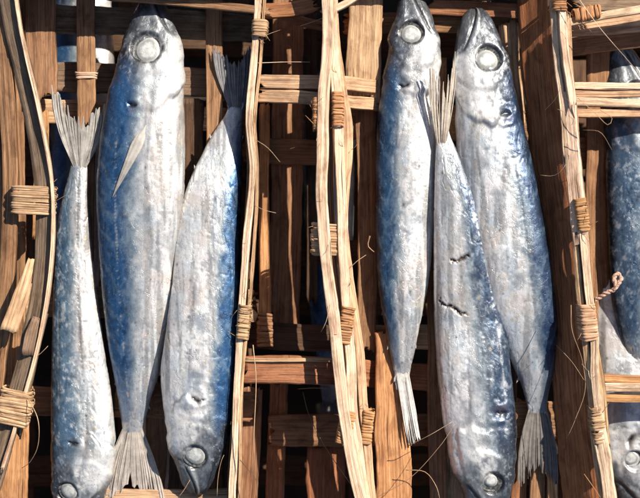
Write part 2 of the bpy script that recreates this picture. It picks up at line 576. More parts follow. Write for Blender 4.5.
def fish(name, label, rows, dorsal, head_len, eye, zf=0.0, fb=0.38, thick=0.52, seed=1, gill=None, lift=None, cracks=(),
         tail=None, pect=None, bright=1.0, blue=1.0, nu=380, nvt=84, cat="fish", group="mackerel in the bamboo baskets", finlets=0,
         flecks=0.0, back=None, slit=None, lens=0.97, stem=0.5, lines=()):
    """rows: (y, xl, xr) silhouette in photo px from the snout to the tail stem; dorsal: -1 back on the left, +1 on the right"""
    rows = np.array(rows, float)
    P = catmull(np.c_[rows[:, 0], rows[:, 1], rows[:, 2]], nu)
    # even resample, denser at the snout
    yy, xl, xr = P[:, 0], P[:, 1], P[:, 2]
    hw = np.maximum((xr - xl) / 2, 0.15)
    cx = (xl + xr) / 2
    s = np.abs(yy - yy[0])                                   # px from the snout
    wmax = hw.max()
    thp = hw * PX * (thick + 0.10 * np.exp(-s / 60.0)) * (1 - 0.93 * sstep(0.91, 1.0, s / s[-1]))
    thp0 = hw * PX * (thick + 0.10 * np.exp(-s / 60.0))
    zl = np.zeros(nu) if lift is None else np.interp(s / s[-1], [q[0] for q in lift], [q[1] / 1000.0 for q in lift])
    zc = zf / 1000.0 + thp0 * 0.96 + zl
    nvb = 30
    th = np.r_[np.linspace(0, math.pi, nvt, endpoint=False), np.linspace(math.pi, 2 * math.pi, nvb, endpoint=False)]
    cth, sth = np.cos(th), np.sin(th)
    X = np.sign(cth) * np.abs(cth)**0.86
    Z = np.sign(sth) * np.abs(sth)**0.80
    px = cx[:, None] + hw[:, None] * X[None, :]
    py = np.broadcast_to(yy[:, None], px.shape)
    zz = zc[:, None] + thp[:, None] * Z[None, :]
    k = PX * (ZCAM - zc) / (ZCAM - ZREF)
    V = np.stack([(px - 320) * k[:, None], (249 - py) * k[:, None], zz], -1)
    nv = len(th)
    top = np.broadcast_to(sth[None, :] >= 0, px.shape)
    d = dorsal * X[None, :] * np.ones_like(px)               # +1 back, -1 belly
    f = (1 - d) / 2
    f = np.where(top, f, np.where(f < 0.5, -f, 2 - f))       # underside runs on
    sp = np.broadcast_to(s[:, None], px.shape)
    sn = sp / head_len
    # ---- displacement (m along the surface normal)
    sx = px / 10.0
    sy = py / 10.0
    D = 0.00027 * fbm(sx * 0.35, sy * 0.16, 0, seed, 3) + 0.00008 * fbm(sx * 1.1, sy * 0.45, 3, seed + 3, 4, 0.6)
    D += 0.00004 * fbm(sx * 3.4, sy * 2.6, 6, seed + 8, 3, 0.6)
    wr = fbm(sx * 0.8, sy * 0.35, 9, seed + 5, 3)
    D += -0.00022 * sstep(0.0, 1.0, 1 - np.abs(wr) * 11) * sstep(1.0, 1.2, sn)       # creases
    headm = 1 - sstep(0.95, 1.1, sn)
    # gill cover: a plate edge bowed backwards, raised over the body
    gc = 1.0 - 0.26 * d**2 - 0.06 * d + 0.05 * fbm(d * 3, seed, 0, seed, 3)
    ge = sn - gc
    gm = 0.35 + 0.65 * sstep(-0.5, 0.5, noise3(d * 2.2, seed * 1.3, 2, seed + 4))
    gm = gm * sstep(0.28, 0.45, f)
    D += 0.0014 * gm * (1 - sstep(-0.02, 0.04, ge)) * sstep(0.25, 0.7, sn) * np.where(top, 1, 0)
    pe = sn - (0.74 - 0.20 * (d + 0.15)**2)
    D += 0.0007 * (1 - sstep(-0.02, 0.05, pe)) * sstep(0.25, 0.5, sn)
    # mouth cleft, running from the snout to the throat, and the jaw below it
    ml = d - (0.05 - 1.9 * sn)
    mouth = np.exp(-(ml / 0.07)**2) * (1 - sstep(0.36, 0.44, sn)) * top
    jaw = sstep(0.05, -0.12, ml) * (1 - sstep(0.40, 0.46, sn)) * top
    D -= 0.0008 * mouth + 0.0003 * jaw
    D += 0.0004 * np.exp(-((ml - 0.22) / 0.10)**2) * (1 - sstep(0.30, 0.38, sn)) * top
    D += (0.0004 * noise3(sn * 9, d * 3, 0, seed + 77) + 0.00012 * fbm(sn * 12, d * 4, 1, seed + 78, 3, .6)) * headm
    # eye socket
    ex, ey, er = eye
    ez = None
    rr = np.hypot(px - ex, py - ey) / er
    rr = np.where(top, rr, 9)
    sock = np.exp(-((rr - 1.08) / 0.20)**2)
    D -= 0.0019 * sstep(1.26 + 0.10 * noise3(np.arctan2(py - ey, px - ex) * 1.3, seed, 0, seed), 0.98, rr)
    # slit at the gill corner
    slitm = np.zeros_like(px)
    if slit:
        for (qx, qy, ql, qa) in slit:
            ca, sa = math.cos(math.radians(qa)), math.sin(math.radians(qa))
            lx = (px - qx) * ca + (py - qy) * sa
            ly = -(px - qx) * sa + (py - qy) * ca
            ly = ly + 0.045 * lx**2 * np.sign(yy[-1] - yy[0]) + 1.0 * noise3(px * .3, py * .3, 2, seed)
            slitm = np.maximum(slitm, np.exp(-(lx / (ql * .7))**2 - (ly / (ql * 0.30))**2) * top)
    D -= 0.0022 * slitm
    crm = np.zeros_like(px)
    for pl in cracks:
        pl = np.array(pl, float)
        q = catmull(pl, 40)
        q[:, 0] += 1.2 * noise3(np.arange(40) * .5, 1, 0, seed); q[:, 1] += 1.6 * noise3(np.arange(40) * .6, 7, 0, seed)
        wq = 0.75 * np.sin(np.linspace(0.25, 2.9, 40)) * (1 + 0.6 * noise3(np.arange(40) * .35, 3, 0, seed)) + 0.25
        for (qx, qy), wv in zip(q, wq):
            crm = np.maximum(crm, np.exp(-(((px - qx)**2 + (py - qy)**2) / wv**2)) * top)
    D -= 0.0016 * crm
    if gill:                                                   # the open corner of the gill cover: a curved slot
        q = catmull(np.array(gill, float), 50)
        wq = 1.9 * np.sin(np.linspace(0.15, 3.0, 50)) * (1 + 0.9 * noise3(np.arange(50) * .2, 4, 0, seed)) + 0.3
        gl = np.zeros_like(px)
        for (qx, qy), wv in zip(q, wq):
            gl = np.maximum(gl, np.exp(-(((px - qx)**2 + (py - qy)**2) / wv**2)) * top)
        D -= 0.0013 * gl
        slitm = np.maximum(slitm, gl * 0.8)
        gx, gy = np.array(gill, float).mean(0)
        gr = np.hypot((px - gx) / 1.25, py - gy) + 3.0 * fbm(px * .12, py * .12, 0, seed + 200, 3)
        D += 0.00022 * np.sin(gr * 0.65 + seed) * np.exp(-(gr / 17.0)**2) * top          # folds round it
    # ---- pigment
    n1 = fbm(sx * 0.55, sy * 0.30, 0, seed + 40, 4, 0.6)
    n2 = fbm(sx * 2.0, sy * 1.2, 0, seed + 60, 4, 0.65)
    n3 = fbm(sx * 5.0, sy * 3.5, 0, seed + 66, 2, 0.6)
    fj = f + 0.045 * n1 + 0.02 * n2
    fbl = fb * (1 + 0.0 * sn)
    col = mixc((COLS['back'] if back is None else np.array(back)) * np.array([1, 1, 1.0]) * np.ones(px.shape + (3,)), COLS['mid'], sstep(fbl * 0.62, fbl * 1.15, fj))
    col = mixc(col, COLS['silver'], sstep(fbl * 0.98, fbl * 1.45, fj))
    col = mixc(col, COLS['belly'], sstep(0.72, 0.95, fj))
    col = mixc(col, COLS['edge'], 0.92 * sstep(0.11, -0.02, fj))
    if blue < 1:
        g = col.mean(-1, keepdims=True)
        col = g + (col - g) * blue
    # herring-bone muscle pattern and mottling on the back
    vv = np.sin((sp / 5.2 + 9.0 * np.abs(f - fb * 0.55) / max(fb, .2)) * 1.0 + 1.3 * n1)
    bk = sstep(fb * 1.2, fb * 0.6, fj) * sstep(1.0, 1.3, sn)
    col = mixc(col, np.array([0.19, 0.30, 0.40]), np.clip(0.30 * bk * sstep(0.45, 1.0, vv) + 0.20 * bk * sstep(0.35, 1.1, n2), 0, 0.5))
    col = mixc(col, np.array([0.010, 0.032, 0.075]), 0.55 * bk * sstep(0.25, 0.9, -n2))
    # blotches over the silver
    fl = sstep(fb, fb * 1.5, fj)
    col = mixc(col, np.array([0.38, 0.42, 0.46]), 0.70 * fl * sstep(0.15, 0.75, n1) * (0.4 + 0.6 * sstep(1.0, 0.5, fj)))
    col = mixc(col, np.array([0.86, 0.86, 0.86]), 0.55 * fl * sstep(0.2, 0.8, n2))
    if flecks:
        col = mixc(col, np.array([0.80, 0.82, 0.84]), flecks * sstep(0.15, 0.7, n2 * 0.7 + n3 * 0.5 - 0.1) * sstep(-0.05, 0.1, f))
        col = mixc(col, np.array([0.10, 0.12, 0.13]), flecks * 0.55 * sstep(0.45, 0.85, -n3 - .3 * n2))
    st = fbm(sx * 1.6, sy * 0.14, 4, seed + 91, 4, 0.6)
    st2 = fbm(sx * 0.5, sy * 0.5, 8, seed + 95, 5, 0.65)
    col = col * (1 - 0.48 * sstep(0.0, 0.7, st) * fl)[..., None]
    col = mixc(col, np.array([0.66, 0.58, 0.50]), 0.45 * fl * sstep(0.35, 0.8, st2))
    col = mixc(col, np.array([0.27, 0.29, 0.32]), 0.65 * fl * sstep(0.25, 0.75, -st2) * sstep(1.05, 0.6, fj))
    col = mixc(col, np.array([0.42, 0.43, 0.45]), stem * sstep(0.80, 0.97, sp / s[-1]))
    hu = fbm(sx * 0.9, sy * 0.5, 12, seed + 120, 3)  # faint iridescent sheen, painted in as a warm and cool hue shift
    col = mixc(col, col * np.array([1.03, 0.99, 0.99]), sstep(0.1, 0.6, hu) * fl)
    col = mixc(col, col * np.array([0.95, 1.0, 1.04]), sstep(0.1, 0.6, -hu) * fl)
    for (pl, lc, lw, la) in lines:
        q = catmull(np.array(pl, float), 90)
        dd = np.full(px.shape, 1e9)
        for (qx, qy) in q:
            dd = np.minimum(dd, (px - qx)**2 + (py - qy)**2 * 0.6)
        lm_ = np.exp(-dd / (lw * (1 + 0.5 * n2))**2) * sstep(-0.7, 0.4, n1 + n3) * top
        col = mixc(col, np.array(lc), np.clip(la * lm_, 0, 1))
        D = D - 0.00022 * lm_
    if tail:
        col = mixc(col, np.array(tail.get('col', (0.62, 0.58, 0.53))) * 0.8, 0.85 * sstep(0.94, 1.0, sp / s[-1] + .03 * n2))
    # lateral line
    ll = np.exp(-((fj - fb * 1.35) / 0.018)**2) * sstep(1.1, 1.4, sn)
    col = mixc(col, np.array([0.30, 0.30, 0.30]), 0.35 * ll)
    # dark specks and small yellowish scraps stuck to the flank
    rs = random.Random(seed * 7 + 1)
    for q in range(26):
        t_, f_ = rs.uniform(0.25, 0.95), rs.uniform(0.2, 0.95)
        i_ = int(t_ * (nu - 1))
        qx, qy, qr = cx[i_] + dorsal * (1 - 2 * f_) * hw[i_], yy[i_], rs.uniform(0.5, 1.3)
        msk = np.exp(-(((px - qx)**2 + ((py - qy) * rs.uniform(.5, 1))**2) / qr**2)) * top
        cc_ = rs.choice([(0.03, 0.03, 0.035), (0.05, 0.045, 0.04), (0.55, 0.45, 0.28), (0.10, 0.13, 0.10)])
        col = mixc(col, np.array(cc_), np.clip(msk * rs.uniform(.5, 1), 0, 1))
    # head
    hc = mixc(COLS['head'] * np.ones(px.shape + (3,)), np.array([0.045, 0.055, 0.075]), sstep(0.36, 0.10, f + 0.06 * n2))
    hc = mixc(hc, np.array([0.86, 0.84, 0.81]), sstep(0.42, 0.58, sn + .12 * n1) * sstep(0.34, 0.52, f + 0.09 * n1))
    hc = mixc(hc, np.array([0.06, 0.065, 0.08]), 0.75 * sstep(0.24, 0.04, sn + 0.06 * n2 + 0.10 * (f - .5)))
    hc = mixc(hc, np.array([0.16, 0.19, 0.24]), 0.6 * sstep(0.15, 0.7, n2) * sstep(0.8, 0.5, f))
    hc = mixc(hc, np.array([0.11, 0.115, 0.125]), 0.85 * jaw)
    hc = mixc(hc, np.array([0.60, 0.61, 0.62]), 0.6 * np.exp(-((ml - 0.24) / 0.10)**2) * (1 - sstep(.30, .42, sn)))
    hc = mixc(hc, np.array([0.06, 0.065, 0.075]), 0.55 * sstep(0.25, 0.8, n3 + 0.4 * n2) * sstep(0.85, 0.4, f))
    hc = mixc(hc, np.array([0.62, 0.64, 0.66]), 0.5 * sstep(0.35, 0.9, -n3 + 0.5 * n1) * sstep(0.2, 0.4, sn))
    ra = np.abs(noise3(sn * 6 + 3 * noise3(d * 2, sn * 3, 0, seed), d * 2.5, 3, seed + 55))
    hc = mixc(hc, np.array([0.13, 0.14, 0.16]), 0.5 * sstep(0.10, 0.0, ra) * (1 - sstep(0.55, 0.8, sn)))
    hm = 1 - sstep(0.68, 1.0, sn + 0.34 * np.clip(0.55 - f, -.1, .6) + .10 * n1 + .05 * n2)
    col = mixc(col, hc, hm)
    col = mixc(col, np.array([0.10, 0.09, 0.09]), 0.65 * np.exp(-((ge - 0.02) / 0.014)**2) * top * sstep(-.1, .5, n1 + .4 * n2))
    col = mixc(col, COLS['dark'], 0.8 * mouth)
    col = mixc(col, COLS['dark'], np.clip(1.1 * np.exp(-((rr - 1.12) / 0.17)**2) * (0.75 + 0.5 * n2 + 0.35 * d), 0, 0.97))
    col = mixc(col, np.array([0.30, 0.31, 0.32]), 0.45 * np.exp(-((rr - 1.4) / 0.2)**2) * sstep(-.3, .4, n2))
    col = mixc(col, np.array([0.02, 0.018, 0.02]), np.clip(slitm * 1.3, 0, 1))
    col = mixc(col, np.array([0.45, 0.20, 0.15]), 0.18 * np.clip(np.roll(slitm, 4, 0) - slitm, 0, 1))
    col = mixc(col, np.array([0.42, 0.27, 0.18]), np.clip(0.8 * crm**0.35 - 0.15, 0, 0.6))
    col = mixc(col, np.array([0.05, 0.033, 0.02]), np.clip(crm * 1.4, 0, 1))
    col = np.clip(col * bright, 0.004, 0.9)

    # finish geometry
    du = np.gradient(V, axis=0)
    dv = np.roll(V, -1, 1) - np.roll(V, 1, 1)
    Nn = np.cross(dv, du)
    Nn /= np.linalg.norm(Nn, axis=2)[..., None] + 1e-12
    cen = np.stack([(cx - 320) * k, (249 - yy) * k, zc], -1)[:, None, :]
    flip = np.sign(((V - cen) * Nn).sum(-1).mean())
    Nn *= flip
    fade = np.minimum(1, hw / 9.0)[:, None]
    V2 = V + Nn * (D * fade)[..., None]
    i0 = nu // 2
    loc = (V[i0, :, 0].mean(), V[i0, :, 1].mean(), zf / 1000.0)
    root = empty(name, loc, label, cat, group)
    F = gridfaces(nu, nv).tolist()
    F.append(list(range(nv))[::-1]); F.append([(nu - 1) * nv + q for q in range(nv)])
    build("body", V2.reshape(-1, 3), F, SKIN, root, col=col.reshape(-1, 3))

    def surf(x, y):                                            # height of the upper skin at a photo pixel
        i = int(np.argmin(np.abs(yy - y)))
        q = np.clip((x - cx[i]) / hw[i], -0.995, 0.995)
        t = math.sqrt(max(0, 1 - abs(q)**(2 / 0.86)))
        return zc[i] + thp[i] * t**0.80
    # eye
    if pect is not False:
        z0 = surf(ex, ey)
        dzx = (surf(ex + er, ey) - surf(ex - er, ey)) / (2 * er * PX)
        dzy = (surf(ex, ey + er) - surf(ex, ey - er)) / (2 * er * PX)
        e0 = W(ex, ey, z0)
        rE = er * PX
        nr, na = 12, 36
        r = np.linspace(0.001, 1, nr)[:, None]
        a = np.linspace(0, 2 * math.pi, na, endpoint=False)[None, :]
        wob = 1 + 0.04 * np.sin(2 * a + seed) + 0.03 * np.sin(3 * a + 2 * seed)

        def disc(R, zprof):
            x = R * r * np.cos(a) * wob
            y = R * r * np.sin(a) * wob
            z = zprof + x * dzx - y * dzy + 0 * a
            return np.stack([e0[0] + x, e0[1] + y, e0[2] + z], -1)
        ringz = 0.0002 - 0.0014 * (1 - ((r - 0.84) / 0.16)**2).clip(-1, 1) * (r > 0.68) - 0.0006
        Vr = disc(rE * 1.16, np.where(r > 0.84, -0.0010 + 0.0004 * ((r - .84) / .16), -0.0010))
        eo = build("eye", Vr.reshape(-1, 3), gridfaces(nr, na).tolist() + [list(range(na))], RING, root)
        r = np.linspace(0.001, 1, nr)[:, None]
        lump = 0.00025 * np.sin(3 * a + seed) * r
        Vl = disc(rE * lens, -0.0016 + 0.0018 * np.sqrt(np.clip(1 - r**3, 0, 1)) + 0.5 * lump)
        build("lens", Vl.reshape(-1, 3), gridfaces(nr, na).tolist() + [list(range(na))], EYE, eo, uv=np.stack(np.broadcast_arrays(r, 0.5 + a * 0), -1).reshape(-1, 2))
    # pectoral fin
    if pect:
        bx, by, tx, ty, bw = pect
        n, m = 26, 9
        tt = np.linspace(0, 1, n)
        ax = np.array([tx - bx, ty - by], float); Lp = np.hypot(*ax); ax /= Lp
        nx = np.array([-ax[1], ax[0]])
        verts, cc = [], []
        for t in tt:
            wv = bw * (min(1, t / 0.35) ** 0.8 * 0.85 + 0.15) * (1 - t)**0.9 * 0.72
            for j in range(m):
                o = (j / (m - 1) - 0.5) * 2 * wv
                qx, qy = bx + ax[0] * Lp * t + nx[0] * o, by + ax[1] * Lp * t + nx[1] * o
                rj = 0.00022 * math.sin(j * 3.14) + 0.00018 * (j % 2)
                z = surf(qx, qy) + 0.0006 - 0.0024 * max(0, 1 - t / (0.10 + 0.26 * abs(j - 4) / 4)) + 0.6 * rj + 0.0003 * t
                verts.append(W(qx, qy, z))
                g = 0.70 + 0.07 * (j % 2) - 0.30 * t - 0.2 * abs(j - 4) / 4 * t + 0.08 * math.sin(j * 2.1 + seed)
                cc.append((g, g * 0.94, g * 0.86))
        verts = np.array(verts)
        und = verts - np.array([0, 0, 0.0005])
        Fp = gridfaces(n, m, closed=False)
        Fb = Fp[:, ::-1] + len(verts)
        nV = len(verts)
        side = [[i * m, (i + 1) * m, (i + 1) * m + nV, i * m + nV] for i in range(n - 1)]
        side += [[(i + 1) * m + m - 1, i * m + m - 1, i * m + m - 1 + nV, (i + 1) * m + m - 1 + nV] for i in range(n - 1)]
        build("pectoral_fin", np.r_[verts, und], Fp.tolist() + Fb.tolist() + side, FIN, root, col=np.array(cc + cc))
    # tail fin
    if tail:
        tailfin(root, tail, (cx[-1], yy[-1], hw[-1], zc[-1]), seed)
    for q in range(finlets):
        for sd_ in (-1, 1):
            t = 0.80 + 0.17 * q / max(1, finlets - 1)
            i = int(t * (nu - 1))
            x0, y0 = cx[i] + sd_ * hw[i] * 0.93, yy[i]
            dirn = np.sign(yy[-1] - yy[0])
            r_ = random.Random(seed * 100 + q * 2 + sd_)
            l = 4 + 4 * r_.random()
            pts = [(x0 - sd_, y0 - 3 * dirn), (x0 + sd_ * 1.0, y0 + l * 0.3 * dirn), (x0 + sd_ * (0.8 + 1.6 * r_.random()), y0 + l * dirn), (x0 - sd_ * .6, y0 + l * 0.6 * dirn)]
            vt = np.array([W(a_, b_, zc[i] + 0.0006) for a_, b_ in pts] + [W(a_, b_, zc[i] - 0.0003) for a_, b_ in pts])
            fc = [[0, 1, 2, 3], [7, 6, 5, 4]] + [[j, j + 4, (j + 1) % 4 + 4, (j + 1) % 4] for j in range(4)]
            g = 0.45 + 0.2 * r_.random()
            build("finlet", vt, fc, FIN, root, col=np.full((8, 3), g) * np.array([1, .96, .9]), smooth=False)
    return root


def tailfin(root, tail, stem, seed):
    """tail: dict(tips=[(x,y) left tip, (x,y) notch, (x,y) right tip], col, n rays, frayed, dz mm)"""
    r = random.Random(seed + 5)
    cx0, cy0, h0, z0 = stem
    tips = [np.array(p, float) for p in tail['tips']]
    n = tail.get('n', 34)
    fr = tail.get('fray', 0.10)
    col = np.array(tail.get('col', (0.62, 0.58, 0.53)))
    dz = tail.get('dz', 0.0) / 1000.0
    VV, FF, CC = [], [], []
    base = 0
    m = 8
    yb = cy0 + (17 if tips[0][1] < cy0 else -17)
    z0 = z0 + 0.0006
    for k in range(n):
        f = k / (n - 1)
        # end of the ray on the forked outline, straight from the outer tips to the notch
        if len(tips) == 3:
            g = abs(f - 0.5) * 2
            tip = tips[1] + ((tips[0] if f < 0.5 else tips[2]) - tips[1]) * g**0.8
        else:
            tip = tips[0] + (tips[-1] - tips[0]) * f
        b = np.array([cx0 + (f - 0.5) * 2 * h0 * 0.92, yb + r.uniform(-6, 5) + (5 if tips[0][1] < cy0 else -5) * (1 - (2 * f - 1)**2)])
        ln = 1 - fr * r.random()**2 * 1.6
        if r.random() < fr * 0.6:
            ln *= r.uniform(0.6, 0.9)
        bend = r.uniform(-1, 1) * fr * 14
        wr0 = h0 * 1.25 / n * 2.6
        spread = np.hypot(*(tips[-1] - tips[0])) / n
        z1 = z0 + dz
        lift = r.uniform(-0.4, 0.4) * 0.001
        ray = []
        for i in range(m):
            t = i / (m - 1) * ln
            c = b + (tip - b) * t
            d = tip - b; d = d / (np.hypot(*d) + 1e-6)
            nrm = np.array([-d[1], d[0]])
            c = c + nrm * bend * t * t * 0.3
            c[0] += (f - 0.5) * 2 * tail.get('flare', 0) * math.sin(min(1, t) * math.pi)
            wv = (wr0 * (1 - t) + spread * 1.7 * t) * (1 if i < m - 1 else 0.35)
            z = z0 + (z1 - z0) * t + lift * t + 0.0001 * (k % 2) + 0.0007 * math.sin(f * 9 + seed) * t
            for o, hh in ((-0.5, 0), (0, 0.0002), (0.5, 0), (0, -0.0002)):
                ray.append(W(*(c + nrm * o * wv), z + hh))
            sh = (1 if t > 0.25 else 0.75 + t) + 0.12 * math.sin(k * 2.4) + 0.12 * r.uniform(-1, 1) - 0.25 * (1 - abs(f - .5) * 2) * t
            CC += [tuple(col * sh)] * 4
        VV += ray
        FF += (gridfaces(m, 4) + base).tolist()
        base += 4 * m
    rc = np.array(VV).reshape(n, m, 4, 3)
    mem = rc.mean(2) + np.array([0, 0, 0.0])
    mt, mb = mem + np.array([0, 0, 0.00012]), mem - np.array([0, 0, 0.00012])
    tear = set(q for q in range(n - 1) if r.random() < fr * 0.7)
    ccr = np.array(CC).reshape(n, m, 4, 3)[:, :, 0] * 0.86
    for lay, arr in enumerate((mt, mb)):
        for q in range(n - 1):
            for i in range(m - 1):
                if q in tear and i > m * 0.45:
                    continue
                a_, b_, c_, d_ = (q * m + i, (q + 1) * m + i, (q + 1) * m + i + 1, q * m + i + 1)
                FF.append([base + v for v in ((a_, b_, c_, d_) if lay == 0 else (d_, c_, b_, a_))])
        VV += list(arr.reshape(-1, 3))
        CC += list(map(tuple, ccr.reshape(-1, 3)))
        base += n * m
    build("tail_fin", np.array(VV), FF, FIN, root, col=np.clip(np.array(CC), 0.02, 0.85))


# ------------------------------------------------------------------ setting: what the baskets stand on
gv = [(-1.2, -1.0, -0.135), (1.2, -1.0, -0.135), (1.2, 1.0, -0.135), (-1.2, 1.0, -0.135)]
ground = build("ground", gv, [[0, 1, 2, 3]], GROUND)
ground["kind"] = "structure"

# ------------------------------------------------------------------ baskets
def basket(cx, cy, z, label):
    return empty("bamboo_basket", W(cx, cy, z / 1000.0), label, "basket", "open-weave bamboo baskets")


left = basket(140, 250, -4, "open-weave bamboo basket on the left under the fish with the widest blue back")
mid = basket(455, 250, -4, "open-weave bamboo basket in the middle with pale crossed rim strips bound in four places")
right = basket(640, 250, -34, "bamboo basket cut off by the right edge with pale beams crossing over its fish")
low = basket(290, 250, -60, "dark lower bamboo basket seen in shade through the gaps")

# ---- left basket: floor weave
strip(left, "slat", [(50, 19), (150, 22), (250, 28), (262, 29)], 29, tint='grey', z=-1)
strip(left, "slat", [(20, 76), (110, 79), (215, 84), (252, 86)], 31, tint='grey', z=-7)
strip(left, "slat", [(20, 109), (110, 114), (215, 120), (252, 122)], 25, tint='tan', z=-6)
strip(left, "slat", [(40, -70), (40, 40), (42, 98)], 31, tint='brown', z=6)
strip(left, "slat", [(10, -70), (13, 60), (14, 300), (12, 420)], 24, tint='brown', z=0)
strip(left, "slat", [(87, -60), (87, 50), (86, 110), (84, 300), (80, 560)], 19, tint='brown', z=3)
lashing(left, 86.5, 76, 90, 7, 20, 5, 2.5, 2, 'pale', 0)
strip(left, "slat", [(214, -60), (214, 50), (214, 140), (212, 300), (205, 560)], 17, tint='brown', z=4)
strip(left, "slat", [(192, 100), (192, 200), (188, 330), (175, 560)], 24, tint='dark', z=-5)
strip(left, "slat", [(42, 112), (42, 160), (40, 240)], 14, tint='orange', z=-5)
strip(left, "slat", [(-20, 300), (20, 300), (150, 304), (255, 305)], 34, tint='tan', z=-4)
strip(left, "slat", [(-20, 400), (60, 402), (150, 404), (255, 407)], 30, tint='brown', z=-5)
strip(left, "slat", [(156, 380), (155, 450), (150, 560)], 22, tint='brown', z=-4)
strip(left, "slat", [(112, 300), (108, 420), (102, 560)], 13, tint='dark', z=-4)
strip(left, "slat", [(70, 493), (130, 494), (190, 494), (236, 493)], 11, tint='tan', z=5)
strip(left, "slat", [(-20, 540), (100, 542), (250, 544)], 30, tint='tan', z=-2)
strip(left, "slat", [(14, 400), (13, 460), (10, 570)], 31, tint='orange', z=-3)
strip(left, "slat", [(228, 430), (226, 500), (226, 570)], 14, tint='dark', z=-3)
# left rim: bowed strips and bindings
strip(left, "rim_strip", [(2, -40, 30), (14, 30, 30), (31, 110, 30), (44, 190, 31), (44, 260, 31), (30, 340, 30), (10, 420, 29), (-12, 500, 28)],
      19, th=3, tilt=18, tint='grey')
strip(left, "rim_strip", [(10, -40, 33), (21, 30, 33), (39, 110, 33), (52, 190, 34), (51.5, 262, 34), (38, 342, 33), (20, 410, 32), (2, 470, 31)],
      3.2, th=5, tint='pale', ragged=0.12)
strip(left, "rim_strip", [(-6, -40, 26), (4, 60, 26), (10, 170, 26), (8, 260, 26), (0, 350, 26), (-12, 450, 26)], 17, th=3, tilt=10, tint='brown')
strip(left, "rim_strip", [(38, 318, 24), (30, 350, 24), (24, 385, 24), (14, 430, 24)], 17, th=3, tilt=12, tint='grey')
strip(left, "wall_slat", [(-14, -40, 14), (-2, 110, 14), (4, 230, 14), (-6, 380, 14), (-24, 500, 14)], 40, tilt=75, tint='brown')
strip(left, "broken_slat", [(31, 259, 36), (22, 292, 37), (9, 331, 38)], 17, th=2.6, tilt=-8, tint='tan', ends=0.6, taper=[0.35, 0.9, 1.0], wave=0.2)
strip(left, "broken_slat", [(36, 318, 33), (31, 336, 33), (28, 354, 33)], 13, th=2.0, tilt=-6, tint='grey', ends=0.6, taper=[0.6, 1, 1])
lashing(left, 34, 201, 88, 27, 41, 11, 29, 9, 'tan', 4)
lashing(left, 15, 407, 80, 36, 31, 11, 29, 9, 'tan', 6)
# right rim of the left basket, seen on edge
RL = [(263, -40), (261, 0), (256, 60), (252, 120), (255, 170), (249, 240), (246, 290), (243, 340), (239, 400), (236, 498), (232, 560)]
strip(left, "rim_strip", [(x - 2, y, 22) for x, y in RL], 7, th=5, tilt=12, tint='pale', ragged=0.14)
strip(left, "rim_strip", [(x + 3.5 + 1.5 * math.sin(y * .03), y, 21) for x, y in RL], 3.2, th=7, tint='tan', ragged=0.2)
strip(left, "rim_strip", [(x - 5 + 2 * math.sin(y * .021 + 1), y, 18) for x, y in RL], 2.5, th=8, tint='brown', ragged=0.2)
strip(left, "wall_slat", [(x, y, 9) for x, y in RL], 36, th=2, tilt=86, tint='brown')
strip(left, "wall_slat", [(x, y, 0) for x, y in RL], 40, th=2, tilt=88, tint='red')
lashing(left, 244, 322, 84, 34, 11, 13, 20, 11, 'tan', 5)
lashing(left, 260, 30, 86, 16, 14, 13, 20, 5, 'tan', 5)
# top wall of the left basket
strip(left, "wall_slat", [(-30, -24, -6), (80, -26, -6), (180, -26, -6), (270, -24, -6)], 64, tilt=84, tint='brown')  # unseen low slat, added to shut sun off the fish below
strip(left, "wall_slat", [(-30, -20, 24), (80, -22, 24), (180, -22, 24), (270, -20, 24)], 60, tilt=84, tint='brown')
strip(left, "wall_slat", [(-30, -21, 27), (80, -23, 28), (180, -23, 28), (270, -21, 27)], 24, tilt=84, tint='brown')
strip(left, "rim_strip", [(-30, -25, 34), (80, -27, 35), (180, -27, 35), (270, -24, 34)], 9, th=5, tint='tan')
strip(left, "rim_strip", [(110, -2, 22), (180, 2, 22), (250, 9, 22), (268, 12, 22)], 8, th=3, tint='brown')

# ---- things in the channel between left and middle basket (they belong to the lower basket)
strip(low, "beam", [(260, 81, 20), (300, 82, 23), (340, 84, 20), (400, 90, -6)], 14, th=5, tint='tan')
strip(low, "beam", [(259, 96, 19), (300, 97, 23), (340, 101, 19), (400, 106, -8)], 13, th=5, tint='tan')
strip(low, "beam", [(244, 370, 20), (300, 371, 20), (345, 373, 12), (380, 374, -5), (445, 378, -6)], 28, th=5, tint='red')
strip(low, "beam", [(244, 359, 23), (300, 360, 23), (335, 361, 18)], 4, th=3, tint='tan')
strip(low, "beam", [(270, 430, -13), (350, 430, -13), (445, 430, -13), (470, 430, -13)], 33, th=5, tint='brown')
strip(low, "slat", [(288, -40), (288, 40), (287, 200), (282, 345)], 33, tint='brown', z=-18)
strip(low, "slat", [(264, 105), (264, 220), (265, 330)], 11, tint='orange', z=-6, taper=[1, 1, 1.2])
lashing(low, 265, 330, 90, 34, 15, 6, -6, 8, 'brown', 3)
strip(low, "slat", [(245, 151), (290, 152), (345, 153)], 26, tint='brown', z=-16)
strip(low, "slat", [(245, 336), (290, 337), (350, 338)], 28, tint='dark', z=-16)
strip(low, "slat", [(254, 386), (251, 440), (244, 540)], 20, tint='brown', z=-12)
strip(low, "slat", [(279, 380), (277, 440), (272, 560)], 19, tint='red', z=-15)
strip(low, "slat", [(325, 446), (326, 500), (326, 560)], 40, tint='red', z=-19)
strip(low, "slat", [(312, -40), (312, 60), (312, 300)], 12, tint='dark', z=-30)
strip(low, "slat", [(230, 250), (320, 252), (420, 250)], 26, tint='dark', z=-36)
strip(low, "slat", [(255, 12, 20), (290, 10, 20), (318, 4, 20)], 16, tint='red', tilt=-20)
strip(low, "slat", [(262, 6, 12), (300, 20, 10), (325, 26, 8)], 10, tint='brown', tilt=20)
strip(low, "slat", [(-40, 160), (300, 165), (700, 160)], 34, tint='dark', z=-62)  # deep slats: darker tint stands in for the shade down here
